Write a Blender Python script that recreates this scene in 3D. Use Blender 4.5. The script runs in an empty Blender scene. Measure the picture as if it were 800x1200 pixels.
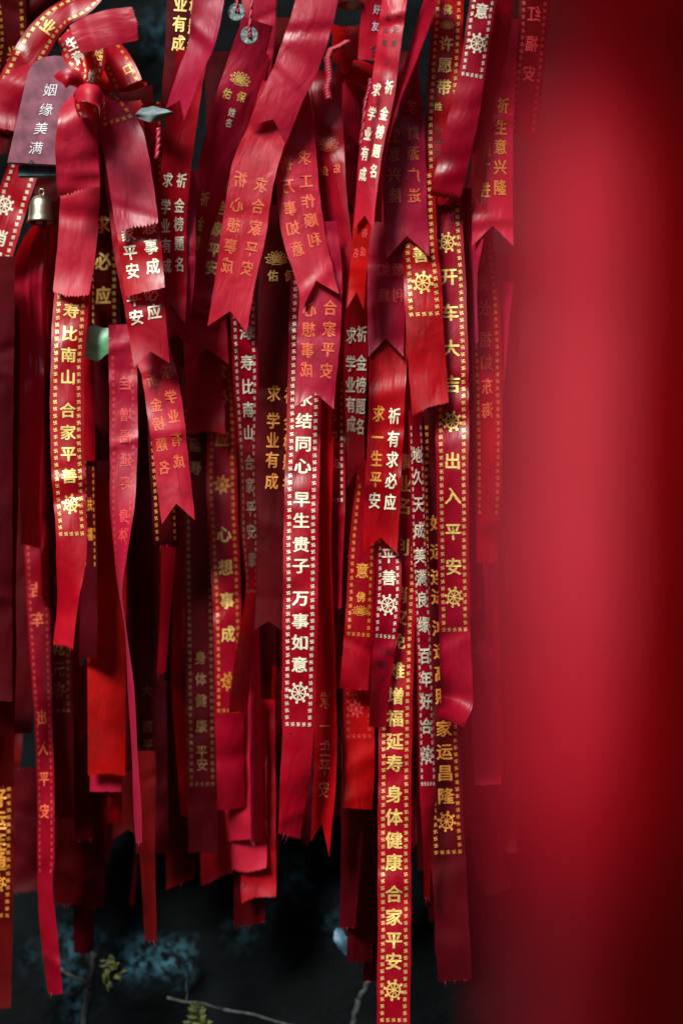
import bpy, bmesh, math, random
from mathutils import Vector, noise
C = bpy.context.scene
COL = C.collection
rnd = random.Random(7)
R_ = math.radians

# ---------------------------------------------------------------- camera, world, sun, exposure
D, S, ZC = 1.583, 0.00095, 1.50          # focus distance, metres per photo pixel on the plane y = 0, height of the lens
cd = bpy.data.cameras.new('camera'); cam = bpy.data.objects.new('camera', cd); COL.objects.link(cam)
cam.location = (0, -D, ZC); cam.rotation_euler = (R_(90), 0, 0)
cd.sensor_fit = 'HORIZONTAL'; cd.sensor_width = 24; cd.lens = 50
cd.clip_start = 0.02; cd.clip_end = 500
cd.dof.use_dof = True; cd.dof.focus_distance = D + 0.01; cd.dof.aperture_fstop = 1.4
C.camera = cam

SUN_DIR = Vector((-0.50, -0.78, 0.92)).normalized()      # towards the light
w = bpy.data.worlds.new('World'); C.world = w; w.use_nodes = True
nt = w.node_tree; nt.nodes.clear()
out = nt.nodes.new('ShaderNodeOutputWorld'); bg = nt.nodes.new('ShaderNodeBackground')
sky = nt.nodes.new('ShaderNodeTexSky'); sky.sky_type = 'NISHITA'; sky.sun_disc = False
sky.sun_elevation = math.asin(SUN_DIR.z); sky.sun_rotation = math.atan2(SUN_DIR.x, SUN_DIR.y)
nt.links.new(sky.outputs[0], bg.inputs[0]); bg.inputs[1].default_value = 0.05
nt.links.new(bg.outputs[0], out.inputs[0])
sd = bpy.data.lights.new('sun', 'SUN'); sd.energy = 1.5; sd.angle = R_(18); sd.color = (1, .95, .9)
sun = bpy.data.objects.new('sun', sd); COL.objects.link(sun); sun.location = (-2, -3, 5)
sun.rotation_euler = SUN_DIR.to_track_quat('Z', 'Y').to_euler()
C.view_settings.view_transform = 'Standard'; C.view_settings.look = 'None'
C.view_settings.exposure = 1.88; C.view_settings.gamma = 1; C.view_settings.use_curve_mapping = False
C.cycles.use_denoising = True
C.cycles.max_bounces = 8; C.cycles.transmission_bounces = 4; C.cycles.diffuse_bounces = 4

# ---------------------------------------------------------------- materials
def mat(name):
    m = bpy.data.materials.new(name); m.use_nodes = True
    n = m.node_tree; b = n.nodes['Principled BSDF']
    return m, n, b
def N(n, t, **k):
    x = n.nodes.new(t)
    for a, v in k.items(): setattr(x, a, v)
    return x
def ramp(n, src, stops):
    r = N(n, 'ShaderNodeValToRGB'); e = r.color_ramp.elements
    while len(e) < len(stops): e.new(.5)
    for q, (p, c) in zip(e, stops): q.position = p; q.color = (*c, 1)
    n.links.new(src, r.inputs[0]); return r
def cloth(name, base, dark, trans, tcol, rough, spec, sheen, stint):
    """woven satin: mottled colour, lengthwise streaks, soft creases, light glowing through"""
    m, n, b = mat(name); L = n.links.new
    uv = N(n, 'ShaderNodeUVMap'); mp = N(n, 'ShaderNodeMapping'); L(uv.outputs[0], mp.inputs[0])
    oi = N(n, 'ShaderNodeObjectInfo')
    off = N(n, 'ShaderNodeVectorMath', operation='SCALE'); off.inputs[0].default_value = (3.1, 7.7, 1.3); L(oi.outputs['Random'], off.inputs['Scale'])
    L(off.outputs[0], mp.inputs['Location'])
    mp2 = N(n, 'ShaderNodeMapping'); mp2.inputs['Scale'].default_value = (1, .16, 1); L(mp.outputs[0], mp2.inputs[0])
    st = N(n, 'ShaderNodeTexNoise'); st.inputs['Scale'].default_value = 260; st.inputs['Detail'].default_value = 3; L(mp2.outputs[0], st.inputs['Vector'])
    mo = N(n, 'ShaderNodeTexNoise'); mo.inputs['Scale'].default_value = 22; mo.inputs['Detail'].default_value = 4; L(mp.outputs[0], mo.inputs['Vector'])
    ad = N(n, 'ShaderNodeMath', operation='MULTIPLY_ADD'); L(st.outputs[0], ad.inputs[0]); ad.inputs[1].default_value = .28
    m2 = N(n, 'ShaderNodeMath', operation='MULTIPLY'); L(mo.outputs[0], m2.inputs[0]); m2.inputs[1].default_value = .72; L(m2.outputs[0], ad.inputs[2])
    rp = ramp(n, ad.outputs[0], [(.3, dark), (.68, base)])
    hs = N(n, 'ShaderNodeHueSaturation'); L(rp.outputs[0], hs.inputs['Color'])
    v = N(n, 'ShaderNodeMapRange'); L(oi.outputs['Random'], v.inputs[0]); v.inputs[3].default_value = .72; v.inputs[4].default_value = 1.2; L(v.outputs[0], hs.inputs['Value'])
    h = N(n, 'ShaderNodeMapRange'); L(oi.outputs['Random'], h.inputs[0]); h.inputs[3].default_value = .495; h.inputs[4].default_value = .504; L(h.outputs[0], hs.inputs['Hue'])
    sp = N(n, 'ShaderNodeTexNoise'); sp.inputs['Scale'].default_value = 190; sp.inputs['Detail'].default_value = 1; L(mp.outputs[0], sp.inputs['Vector'])
    sr = ramp(n, sp.outputs[0], [(.74, (1, 1, 1)), (.79, (.35, .3, .3))])
    sg = N(n, 'ShaderNodeTexNoise'); sg.inputs['Scale'].default_value = 9; sg.inputs['Detail'].default_value = 6; sg.inputs['Roughness'].default_value = .7; L(mp.outputs[0], sg.inputs['Vector'])
    sgr = ramp(n, sg.outputs[0], [(.30, (.55, .5, .5)), (.47, (1, 1, 1)), (.66, (1, 1, 1)), (.75, (1.25, 1.4, 1.3))])
    q1 = N(n, 'ShaderNodeMix', data_type='RGBA', blend_type='MULTIPLY'); q1.inputs[0].default_value = 1; L(hs.outputs[0], q1.inputs[6]); L(sr.outputs[0], q1.inputs[7])
    q2 = N(n, 'ShaderNodeMix', data_type='RGBA', blend_type='MULTIPLY'); q2.inputs[0].default_value = 1; L(q1.outputs[2], q2.inputs[6]); L(sgr.outputs[0], q2.inputs[7])
    L(q2.outputs[2], b.inputs['Base Color'])
    rr_ = N(n, 'ShaderNodeMapRange'); L(mo.outputs[0], rr_.inputs[0]); rr_.inputs[1].default_value = .3; rr_.inputs[2].default_value = .7; rr_.inputs[3].default_value = rough-.1; rr_.inputs[4].default_value = rough+.14; L(rr_.outputs[0], b.inputs['Roughness'])
    b.inputs['Roughness'].default_value = rough; b.inputs['Specular IOR Level'].default_value = spec
    b.inputs['Sheen Weight'].default_value = sheen; b.inputs['Sheen Roughness'].default_value = .35
    b.inputs['Sheen Tint'].default_value = (*stint, 1)
    # creases
    mp3 = N(n, 'ShaderNodeMapping'); mp3.inputs['Scale'].default_value = (1, .5, 1); mp3.inputs['Rotation'].default_value = (0, 0, .5); L(mp.outputs[0], mp3.inputs[0])
    cr = N(n, 'ShaderNodeTexNoise'); cr.inputs['Scale'].default_value = 38; cr.inputs['Detail'].default_value = 2.5; cr.inputs['Distortion'].default_value = .8; L(mp3.outputs[0], cr.inputs['Vector'])
    bp = N(n, 'ShaderNodeBump'); bp.inputs['Strength'].default_value = .4; bp.inputs['Distance'].default_value = .0045; L(cr.outputs[0], bp.inputs['Height'])
    bp2 = N(n, 'ShaderNodeBump'); bp2.inputs['Strength'].default_value = .4; bp2.inputs['Distance'].default_value = .0007; L(st.outputs[0], bp2.inputs['Height']); L(bp.outputs[0], bp2.inputs['Normal'])
    L(bp2.outputs[0], b.inputs['Normal'])
    tr = N(n, 'ShaderNodeBsdfTranslucent'); tr.inputs[0].default_value = (*tcol, 1)
    mx = N(n, 'ShaderNodeMixShader'); mx.inputs[0].default_value = trans
    L(b.outputs[0], mx.inputs[1]); L(tr.outputs[0], mx.inputs[2])
    L(mx.outputs[0], n.nodes['Material Output'].inputs[0])
    return m
M = {}
M['F'] = cloth('satin_crimson', (.42, .002, .017), (.26, .001, .009), .22, (.85, .003, .010), .36, .32, .12, (1, .2, .4))
M['B'] = cloth('satin_reverse_rose', (.48, .009, .040), (.34, .005, .023), .18, (.85, .004, .012), .40, .34, .16, (1, .25, .5))
M['R'] = cloth('satin_scarlet', (.44, .0015, .009), (.28, .001, .005), .30, (.9, .002, .006), .5, .15, .05, (1, .2, .3))
M['P'] = cloth('satin_lit_rose', (.54, .014, .044), (.46, .009, .030), .14, (.9, .01, .02), .5, .3, .28, (1, .3, .45))  # near ribbon only: paler base and sheen carry its lit pink glow
M['N'] = cloth('satin_bright_red', (.56, .003, .006), (.48, .002, .004), .14, (.95, .003, .006), .6, .05, .0, (1, .2, .3))
M['D'] = cloth('satin_shaded_maroon', (.10, .0015, .0035), (.055, .001, .002), .2, (.5, .002, .004), .6, .08, .03, (1, .3, .4))  # dark copy of the red satin, shade of the deep gaps put into its base
def foil(name, col, metal, rough):
    m, n, b = mat(name); L = n.links.new
    tc = N(n, 'ShaderNodeTexCoord')
    no = N(n, 'ShaderNodeTexNoise'); no.inputs['Scale'].default_value = 420; no.inputs['Detail'].default_value = 3; L(tc.outputs['Object'], no.inputs['Vector'])
    r = ramp(n, no.outputs[0], [(.3, tuple(c*.62 for c in col)), (.6, col)]); 
    wn = N(n, 'ShaderNodeTexNoise'); wn.inputs['Scale'].default_value = 130; wn.inputs['Detail'].default_value = 5; wn.inputs['Roughness'].default_value = .75; L(tc.outputs['Object'], wn.inputs['Vector'])
    wr = ramp(n, wn.outputs[0], [(.60, (0, 0, 0)), (.70, (1, 1, 1))])
    wm = N(n, 'ShaderNodeMix', data_type='RGBA'); L(wr.outputs[0], wm.inputs[0]); L(r.outputs[0], wm.inputs[6]); wm.inputs[7].default_value = (.38, .05, .03, 1)
    L(wm.outputs[2], b.inputs['Base Color'])
    b.inputs['Metallic'].default_value = metal; b.inputs['Roughness'].default_value = rough
    return m
M['gold'] = foil('gold_foil', (.94, .67, .19), .25, .40)
M['white'] = foil('pale_gold_foil', (.98, .90, .66), .12, .42)
M['orange'] = foil('copper_foil', (.85, .34, .05), .25, .42)
M['dark_print'] = foil('dark_foil', (.17, .075, .02), .2, .5)  # darker, browner copy of the gold foil
M['ghost'] = foil('print_through', (.74, .11, .035), 0, .6)
M['faint'] = foil('print_through_faint', (.62, .035, .035), 0, .6)
M['ink'] = foil('ink', (.02, .01, .015), 0, .6)
M['silver'] = foil('silver_print', (.82, .82, .86), .2, .5)

def simple(name, c1, c2, scale, rough, metal=0, bump=.2, spec=.5):
    m, n, b = mat(name); L = n.links.new
    tc = N(n, 'ShaderNodeTexCoord')
    no = N(n, 'ShaderNodeTexNoise'); no.inputs['Scale'].default_value = scale; no.inputs['Detail'].default_value = 6; L(tc.outputs['Object'], no.inputs['Vector'])
    r = ramp(n, no.outputs[0], [(.35, c1), (.65, c2)]); L(r.outputs[0], b.inputs['Base Color'])
    bp = N(n, 'ShaderNodeBump'); bp.inputs['Strength'].default_value = bump; bp.inputs['Distance'].default_value = .002; L(no.outputs[0], bp.inputs['Height']); L(bp.outputs[0], b.inputs['Normal'])
    b.inputs['Roughness'].default_value = rough; b.inputs['Metallic'].default_value = metal; b.inputs['Specular IOR Level'].default_value = spec
    return m
M['plaque'] = simple('worn_purple_paint', (.13, .020, .042), (.27, .070, .115), 60, .5)
M['teal'] = simple('teal_weathered', (.02, .09, .11), (.13, .22, .24), 90, .7, bump=.6)
M['brass'] = simple('bell_metal', (.26, .26, .15), (.50, .49, .33), 40, .36, metal=1, bump=.05)
M['coin'] = simple('coin_patina', (.06, .10, .10), (.22, .28, .26), 300, .5, metal=.5, bump=.5)
M['cord'] = simple('red_cord', (.30, .004, .02), (.5, .02, .05), 300, .5)
M['leaf'] = simple('green_leaf', (.10, .40, .16), (.24, .60, .32), 60, .4)
M['dryleaf'] = simple('grey_dry_leaf', (.10, .15, .16), (.30, .38, .38), 80, .7)
M['blueleaf'] = simple('pale_blue_leaf', (.03, .09, .14), (.08, .19, .27), 90, .6)
M['fern'] = simple('olive_leaf', (.02, .03, .006), (.06, .075, .012), 60, .6)
M['twig'] = simple('twig_bark', (.008, .010, .010), (.04, .05, .05), 120, .8, bump=.6)
M['strand'] = simple('silk_strand', (.16, .003, .014), (.30, .010, .04), 50, .35)

# rock: dark wet stone with pale blue light painted on facets by a vertex attribute
m, n, b = mat('wet_dark_rock'); L = n.links.new; M['rock'] = m
tc = N(n, 'ShaderNodeTexCoord')
n1 = N(n, 'ShaderNodeTexNoise'); n1.inputs['Scale'].default_value = 7; n1.inputs['Detail'].default_value = 9; n1.inputs['Roughness'].default_value = .65; L(tc.outputs['Object'], n1.inputs['Vector'])
n2 = N(n, 'ShaderNodeTexNoise'); n2.inputs['Scale'].default_value = 70; n2.inputs['Detail'].default_value = 8; n2.inputs['Roughness'].default_value = .75; L(tc.outputs['Object'], n2.inputs['Vector'])
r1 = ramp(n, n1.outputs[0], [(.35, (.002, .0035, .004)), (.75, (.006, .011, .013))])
at = N(n, 'ShaderNodeAttribute', attribute_name='lit_facets')
r2 = ramp(n, n2.outputs[0], [(.46, (0, 0, 0)), (.56, (1, 1, 1))])
mm = N(n, 'ShaderNodeMath', operation='MULTIPLY'); L(at.outputs['Fac'], mm.inputs[0]); L(r2.outputs[0], mm.inputs[1])
mx = N(n, 'ShaderNodeMix', data_type='RGBA'); L(mm.outputs[0], mx.inputs[0]); L(r1.outputs[0], mx.inputs[6]); mx.inputs[7].default_value = (.09, .29, .39, 1)
L(mx.outputs[2], b.inputs['Base Color'])
bp = N(n, 'ShaderNodeBump'); bp.inputs['Strength'].default_value = .9; bp.inputs['Distance'].default_value = .02; L(n2.outputs[0], bp.inputs['Height']); L(bp.outputs[0], b.inputs['Normal'])
b.inputs['Roughness'].default_value = .8; b.inputs['Specular IOR Level'].default_value = .12
M['soil'] = simple('forest_soil', (.010, .012, .010), (.04, .045, .035), 9, .9, bump=.8)

# ---------------------------------------------------------------- helpers
def P(px, py, y=0.0):
    k = (D + y) / D
    return Vector(((px - 400) * S * k, y, ZC - (py - 600) * S * k))
def link(name, me, m, parent=None, smooth=True):
    o = bpy.data.objects.new(name, me); COL.objects.link(o)
    if m: me.materials.append(m)
    if smooth:
        for p in me.polygons: p.use_smooth = True
    if parent: o.parent = parent
    return o
def tag(o, label, cat, group=None):
    o['label'] = label; o['category'] = cat
    if group: o['group'] = group
    return o
def mesh(name, verts, faces, m, parent=None, smooth=True):
    me = bpy.data.meshes.new(name); me.from_pydata([tuple(v) for v in verts], [], faces); me.update()
    return link(name, me, m, parent, smooth)
def tube_data(pts, r, n=6, taper=None):
    V, F = [], []
    pts = [Vector(p) for p in pts]
    for i, p in enumerate(pts):
        t = (pts[min(i+1, len(pts)-1)] - pts[max(i-1, 0)]).normalized()
        a = t.cross(Vector((0.13, 1, .21))).normalized(); c = t.cross(a)
        rr = r if taper is None else r * (1 + (taper - 1) * i / (len(pts) - 1))
        for k in range(n):
            q = 2 * math.pi * k / n
            V.append(p + (a * math.cos(q) + c * math.sin(q)) * rr)
    for i in range(len(pts) - 1):
        for k in range(n):
            F.append((i*n+k, i*n+(k+1) % n, (i+1)*n+(k+1) % n, (i+1)*n+k))
    F.append(tuple(range(n))[::-1]); F.append(tuple((len(pts)-1)*n+k for k in range(n)))
    return V, F
def tubes(name, lists, m, parent=None, n=6):
    V, F = [], []
    for pts, r, tp in lists:
        v, f = tube_data(pts, r, n, tp); o = len(V); V += v; F += [tuple(i+o for i in q) for q in f]
    return mesh(name, V, F, m, parent)

# ---------------------------------------------------------------- glyphs, wheel, lotus and border marks as flat outlines in units of their own size
GL = {}
def glyph(ch, bold):
    key = (ch, bold)
    if key in GL: return GL[key]
    c = bpy.data.curves.new('glyph', 'FONT'); c.body = ch; c.size = 1; c.offset = 0; c.resolution_u = 2
    o = bpy.data.objects.new('glyph', c); COL.objects.link(o)
    dg = bpy.context.evaluated_depsgraph_get()
    me = bpy.data.meshes.new_from_object(o.evaluated_get(dg))
    bpy.data.objects.remove(o); bpy.data.curves.remove(c)
    bm = bmesh.new(); bm.from_mesh(me); bpy.data.meshes.remove(me)
    bmesh.ops.triangulate(bm, faces=bm.faces[:])
    for ax in range(2):
        for q in (-.1, .1, .3, .5, .7, .9):
            co = Vector((0, 0, 0)); co[ax] = q; no = Vector((0, 0, 0)); no[ax] = 1
            bmesh.ops.bisect_plane(bm, geom=bm.verts[:] + bm.edges[:] + bm.faces[:], plane_co=co, plane_no=no)
    bm.verts.index_update()
    GL[key] = ([(v.co.x - .49, .38 - v.co.y) for v in bm.verts], [tuple(v.index for v in f.verts) for f in bm.faces])
    bm.free(); return GL[key]
def ring(cx, cy, r0, r1, n=20):
    V = []; F = []
    for k in range(n):
        a = 2*math.pi*k/n
        V += [(cx + r0*math.cos(a), cy + r0*math.sin(a)), (cx + r1*math.cos(a), cy + r1*math.sin(a))]
    for k in range(n):
        j = (k+1) % n; F.append((2*k, 2*k+1, 2*j+1, 2*j))
    return V, F
def join(parts):
    V, F = [], []
    for v, f in parts:
        o = len(V); V += v; F += [tuple(i+o for i in q) for q in f]
    return V, F
def bar(x0, y0, x1, y1, w):
    dx, dy = x1-x0, y1-y0; l = math.hypot(dx, dy) or 1; nx, ny = -dy/l*w/2, dx/l*w/2
    return [(x0+nx, y0+ny), (x1+nx, y1+ny), (x1-nx, y1-ny), (x0-nx, y0-ny)], [(0, 1, 2, 3)]
def wheel_shape():
    ps = [ring(0, 0, .285, .365, 24), ring(0, 0, .0, .085, 10)]
    for k in range(8):
        a = math.pi*k/4 + .2
        c, s = math.cos(a), math.sin(a)
        ps += [bar(c*.07, s*.07, c*.27, s*.29, .055), bar(c*.36, s*.36, c*.46, s*.46, .09), ring(c*.455, s*.455, 0, .075, 8)]
    return join(ps)
def petal(cx, cy, ang, l, w, wid=.03):
    """outlined pointed petal"""
    pts = []
    for i in range(9):
        t = i/8; pts.append((t*l, w*math.sin(math.pi*t**.8)*(.5)))
    out_ = pts + [(x, -y) for x, y in pts[-2:0:-1]]
    c, s = math.cos(ang), math.sin(ang)
    q = [(cx + x*c - y*s, cy + x*s + y*c) for x, y in out_]
    return join([bar(*q[i], *q[(i+1) % len(q)], wid) for i in range(len(q))])
def lotus_shape():
    ps = []
    for k, (a, l, w) in enumerate([(-90, .40, .22), (-62, .42, .2), (-118, .42, .2), (-38, .46, .18), (-142, .46, .18), (-16, .5, .16), (-164, .5, .16), (6, .44, .14), (174, .44, .14)]):
        ps.append(petal(0, .16, R_(a), l, w, .028))
    for a in (-75, -105, -50, -130): ps.append(petal(0, .12, R_(a), .26, .14, .022))
    for k in range(7): ps.append(bar(-.30+.1*k, .20, -.24+.1*k, .25, .03))
    ps.append(bar(-.2, .30, .2, .30, .03))
    return join(ps)
def mark_shape():
    w_ = .18
    return join([bar(-.46, -.02, .46, .02, w_), bar(.0, -.46, 0, .46, w_), bar(0, -.4, .46, -.4, w_), bar(0, .4, -.46, .4, w_),
                 bar(.4, 0, .4, .46, w_), bar(-.4, 0, -.4, -.46, w_)])
WHEEL, LOTUS, MARK = wheel_shape(), lotus_shape(), mark_shape()

# ---------------------------------------------------------------- ribbons
CELL = 8
zbuf = {}
FRONT, GAP = -0.045, 0.0016
def catmull(p0, p1, p2, p3, t):
    return tuple(.5*((2*b) + (-a+c)*t + (2*a-5*b+4*c-d)*t*t + (-a+3*b-3*c+d)*t**3) for a, b, c, d in zip(p0, p1, p2, p3))
class Rib: pass
count = [0]
GROUP = 'prayer ribbons hanging in front of the rock'
def R(label, W, pts, end='zig', m='F', sgn=1, texts=(), border=None, emb=(), cup=.0025, notch=None, slant=0, top=None, depth=None,
      rip=1.0, gap=GAP, name='prayer_ribbon', pleat=0, group=GROUP, cat='ribbon', mindepth=None):
    """pts: (x, y, visible width[, extra depth in mm]) down the middle line in photo pixels, W: true width; the ribbon yaws where it shows narrower"""
    count[0] += 1
    rr = random.Random(count[0]*17 + 3)
    ctl = []
    for p in pts:
        x, y, wv = p[:3]; dz = p[3] if len(p) > 3 else 0
        s_ = sgn if wv > 0 else -sgn
        q = min(1, abs(wv)/W); q0 = .84
        ctl.append((x, y, 0 if q >= q0 else s_*math.acos(q/q0), dz, max(q, q0)))
    full = [tuple(2*a-b for a, b in zip(ctl[0], ctl[1]))] + ctl + [tuple(2*a-b for a, b in zip(ctl[-1], ctl[-2]))]
    full[0] = full[0][:2] + ctl[0][2:]; full[-1] = full[-1][:2] + ctl[-1][2:]
    dense = []
    for i in range(1, len(full)-2):
        for k in range(16): dense.append(catmull(full[i-1], full[i], full[i+1], full[i+2], k/16))
    dense.append(ctl[-1])
    arc = [0]
    for a, b_ in zip(dense, dense[1:]): arc.append(arc[-1] + math.dist(a[:2], b_[:2]))
    Ltot = arc[-1]
    a1, a2, a3 = [rr.uniform(0, 6.28) for _ in range(3)]
    f1, f2 = rr.uniform(.010, .018), rr.uniform(.025, .045)
    amp = rip * rr.uniform(.6, 1.2)
    kinks = [(rr.uniform(.03, .97)*Ltot, rr.uniform(8, 26), rr.choice((-1, 1))*rr.uniform(.0008, .0032), rr.uniform(-.5, .5)) for _ in range(int(2 + Ltot/130))]
    e_c, e_t, e_l = rr.choice((-1, -1, 1))*rr.uniform(.001, .009), rr.uniform(-1, 1), rr.uniform(22, 60)
    rj = [rr.uniform(.35, 1.25) for _ in range(31)]; ragged = rr.uniform(0, 2.2)
    ej = [rr.uniform(0, 6.28) for _ in range(4)]
    cupv = cup if rip < .31 else cup * rr.choice((1, 1, 1, -.7)) * rr.uniform(.5, 1.3)
    def at(s):
        s = max(0, s); 
        if s >= Ltot:
            p, q = dense[-2], dense[-1]; l = math.dist(p[:2], q[:2]) or 1; e = (s-Ltot)/l
            return (q[0]+(q[0]-p[0])*e, q[1]+(q[1]-p[1])*e, q[2], q[3], q[4]), ((q[0]-p[0])/l, (q[1]-p[1])/l)
        lo, hi = 0, len(arc)-1
        while hi-lo > 1:
            mid = (lo+hi)//2
            if arc[mid] <= s: lo = mid
            else: hi = mid
        t = (s-arc[lo])/max(1e-6, arc[hi]-arc[lo]); p, q = dense[lo], dense[hi]
        c_ = tuple(a+(b_-a)*t for a, b_ in zip(p, q))
        p0, q0 = dense[max(0, lo-1)], dense[min(len(dense)-1, hi+1)]
        l = math.dist(p0[:2], q0[:2]) or 1
        return c_, ((q0[0]-p0[0])/l, (q0[1]-p0[1])/l)
    KD = 1 if depth is None else (D+depth)/D
    dep = [0.0]; STEP = CELL*.6
    def dep0(s_):
        f = max(0, min(len(dep)-1.001, s_/STEP)); i = int(f); return dep[i] + (dep[min(i+1, len(dep)-1)]-dep[i])*(f-i)
    def pos(u, s, lift=0.0):
        c_, t_ = at(s)
        env = min(1, s/60)
        phi = c_[2] + amp*(.14*math.sin(s*f1+a1) + .07*math.sin(s*f2+a2))
        r = (t_[1], -t_[0]); wl = W*c_[4]; cw = wl*math.cos(phi)*u
        y = dep0(s) + c_[3]/1000 + wl*S*KD*math.sin(phi)*u - cupv*(1-4*u*u) + amp*.0012*math.sin(s*f2*.8+a3)
        y += amp*.0007*math.sin(s*.09 + u*3 + a1)*math.sin(u*4+a2)
        if pleat: y += pleat*(math.sin(u*17+.01*s+a1) + .6*math.sin(u*31-.017*s+a2))*(.6+.4*math.sin(s*.03+a3)) + pleat*2*math.sin(s*.05+u*3)
        if rip > .31:
            for ks, kw, kh, kt in kinks:
                d_ = 1 - abs(s - ks - kt*u*W)/kw
                if d_ > 0: y += kh*d_*d_*(3-2*d_)
            if s > Ltot - e_l:
                q_ = (s-Ltot+e_l)/e_l; y += e_c*q_*q_*(1 + e_t*2*u)
            cw *= 1 + .012*math.sin(s*.07+ej[0]) + .008*math.sin(s*.21+ej[1])
        v = P(c_[0]+r[0]*cw, c_[1]+r[1]*cw, y)
        if lift:
            n_ = Vector((math.sin(phi)*r[0], -math.cos(phi), -math.sin(phi)*r[1])) if math.cos(phi) >= 0 else Vector((0, -1, 0))
            v = v + n_*lift
        return v
    # layer: per cell of the picture plane the farthest depth taken so far; hang this ribbon just behind it
    rows = []; s_ = 0
    while s_ <= Ltot + STEP:
        cells = {}
        for k in range(9):
            v = pos(k/8-.5, min(s_, Ltot)); kk = (D+v.y)/D
            cx, cy = v.x/S/kk+400, 600-(v.z-ZC)/S/kk
            q = (int(cx//CELL), int(cy//CELL)); lo, hi = cells.get(q, (9, -9)); cells[q] = (min(lo, v.y), max(hi, v.y))
        rows.append(cells); s_ += STEP
    if depth is None:
        req = [max([zbuf[q]-c[0]+gap for q, c in cells.items() if q in zbuf] + [-9]) for cells in rows]
        base = FRONT if mindepth is None else mindepth
        base = max(base, max(req) - .045)
        req = [max(base, r) for r in req]
        n_ = len(req); K = 26
        mx = [max(req[max(0, i-K):i+K+1]) for i in range(n_)]
        dd = [sum(mx[max(0, i-K):i+K+1])/len(mx[max(0, i-K):i+K+1]) for i in range(n_)]
        for _ in range(2):
            dd = [max(r, sum(dd[max(0, i-8):i+9])/len(dd[max(0, i-8):i+9])) for i, r in enumerate(req)]
        dep[:] = dd
    else: dep[:] = [depth]*len(rows)
    for i, cells in enumerate(rows):
        for q, c in cells.items(): zbuf[q] = max(zbuf.get(q, -9), c[1]+dep[i])
    nc = 24 if (end == 'zig' or top == 'zig') else 12
    nrow = max(6, int(Ltot/5))
    if notch is None: notch = W*.32
    def s_end(u):
        if end == 'v': return Ltot - notch*(1-abs(2*u)) + slant*u*W
        if end == 'zig': return Ltot + slant*u*W + (1.6 if int(round((u+.5)*nc)) % 2 else -1.2)*(W/44)*rj[int(round((u+.5)*nc)) % 31] + ragged*math.sin(u*5+ej[2])
        return Ltot + slant*u*W + rr.uniform(-.6, .6)
    def s_top(u):
        return (1.6 if int(round((u+.5)*nc)) % 2 else -1.2) if top == 'zig' else 0
    V, F, UV = [], [], []
    ends = [s_end(k/nc-.5) for k in range(nc+1)]; tops = [s_top(k/nc-.5) for k in range(nc+1)]
    blend = max(notch+8, abs(slant)*W*.5+12) if end in ('v', 'zig', 'cut') else 10
    s0 = Ltot - blend
    for i in range(nrow+1):
        base = Ltot*i/nrow
        for k in range(nc+1):
            u = k/nc-.5
            s = base if base <= s0 else s0 + (base-s0)/blend*(ends[k]-s0)
            if base < 10: s = tops[k] + (base/10)*(10-tops[k])
            V.append(pos(u, s)); UV.append((u*W*S, s*S))
    for i in range(nrow):
        for k in range(nc):
            a = i*(nc+1)+k; F.append((a, a+nc+1, a+nc+2, a+1))
    org = pos(0, 0)
    frayed = end in ('zig', 'cut') and rip > .31 and rr.random() < .6
    me = bpy.data.meshes.new(name); me.from_pydata([tuple(v-org) for v in V], [], F)
    uvl = me.uv_layers.new(name='UVMap')
    for lp in me.loops: uvl.data[lp.index].uv = UV[lp.vertex_index]
    me.update()
    o = link(name, me, M[m]); o.location = org
    tag(o, label, cat, group)
    ys = []
    for i in range(int(Ltot)+1): ys.append((at(i)[0][1], i))
    def s_of(y):
        for yy, i in ys:
            if yy >= y: return i
        return Ltot
    def put(pname, shapes, mm_):
        """shapes: (V2, F, u centre, s centre, size across, size down, mirrored)"""
        VV, FF = [], []
        heavy = pname == 'lettering' and mm_ != 'ink'
        for v2, f2_, u0, sc_, sx, sy, mir in shapes:
            for li, (sh_x, sh_y) in enumerate(((-.030, 0), (.030, 0), (0, -.020), (0, .020)) if heavy else ((0, 0),)):
                o_ = len(VV)
                for a, b_ in v2:
                    a += sh_x; b_ += sh_y
                    VV.append(pos(u0 + (-a if mir else a)*sx/W, sc_ + b_*sy, .00040 + .00006*li) - org)
                FF += [tuple(i+o_ for i in q) for q in f2_]
        if VV: return mesh(pname, VV, FF, M[mm_], o, smooth=True)
    for tx in texts:
        u0, chars, yl, size, style = tx[:5]; hgt = tx[5] if len(tx) > 5 else size
        mir = style in ('ghost', 'faint')
        bold = .030 if style != 'ink' else .005
        sh = []; last = None
        for ch, y in zip(chars, yl):
            if last is not None and y - last > 1.4*hgt*1.04 and sh: put('lettering', sh, style); sh = []
            last = y
            v2, f2_ = glyph(ch, bold)
            j = rr.uniform(-.3, .3)
            sh.append((v2, f2_, u0, s_of(y), size, hgt, mir))
        put('lettering', sh, style)
    for kind, u0, y, size, style in emb:
        shp = WHEEL if kind == 'wheel' else LOTUS
        put(kind+'_emblem', [(shp[0], shp[1], u0, s_of(y), size, size*(1 if kind == 'wheel' else .9), style in ('ghost', 'faint'))], style)
    if border:
        y0, y1, closed, style = border
        sA, sB = s_of(y0), s_of(y1); sh = []
        nn = max(1, round((sB-sA)/8.1))
        for uu in (-.345, .345):
            for i in range(nn+1): sh.append((*MARK, uu, sA + (sB-sA)*i/nn, 4.5*W/42, 4.5, False))
            if not closed: put('border_pattern', sh, style); sh = []
        if closed:
            for uu in (-.172, 0, .172): sh.append((*MARK, uu, sB, 4.5*W/42, 4.5, False))
        if sh: put('border_pattern', sh, style)
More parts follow.
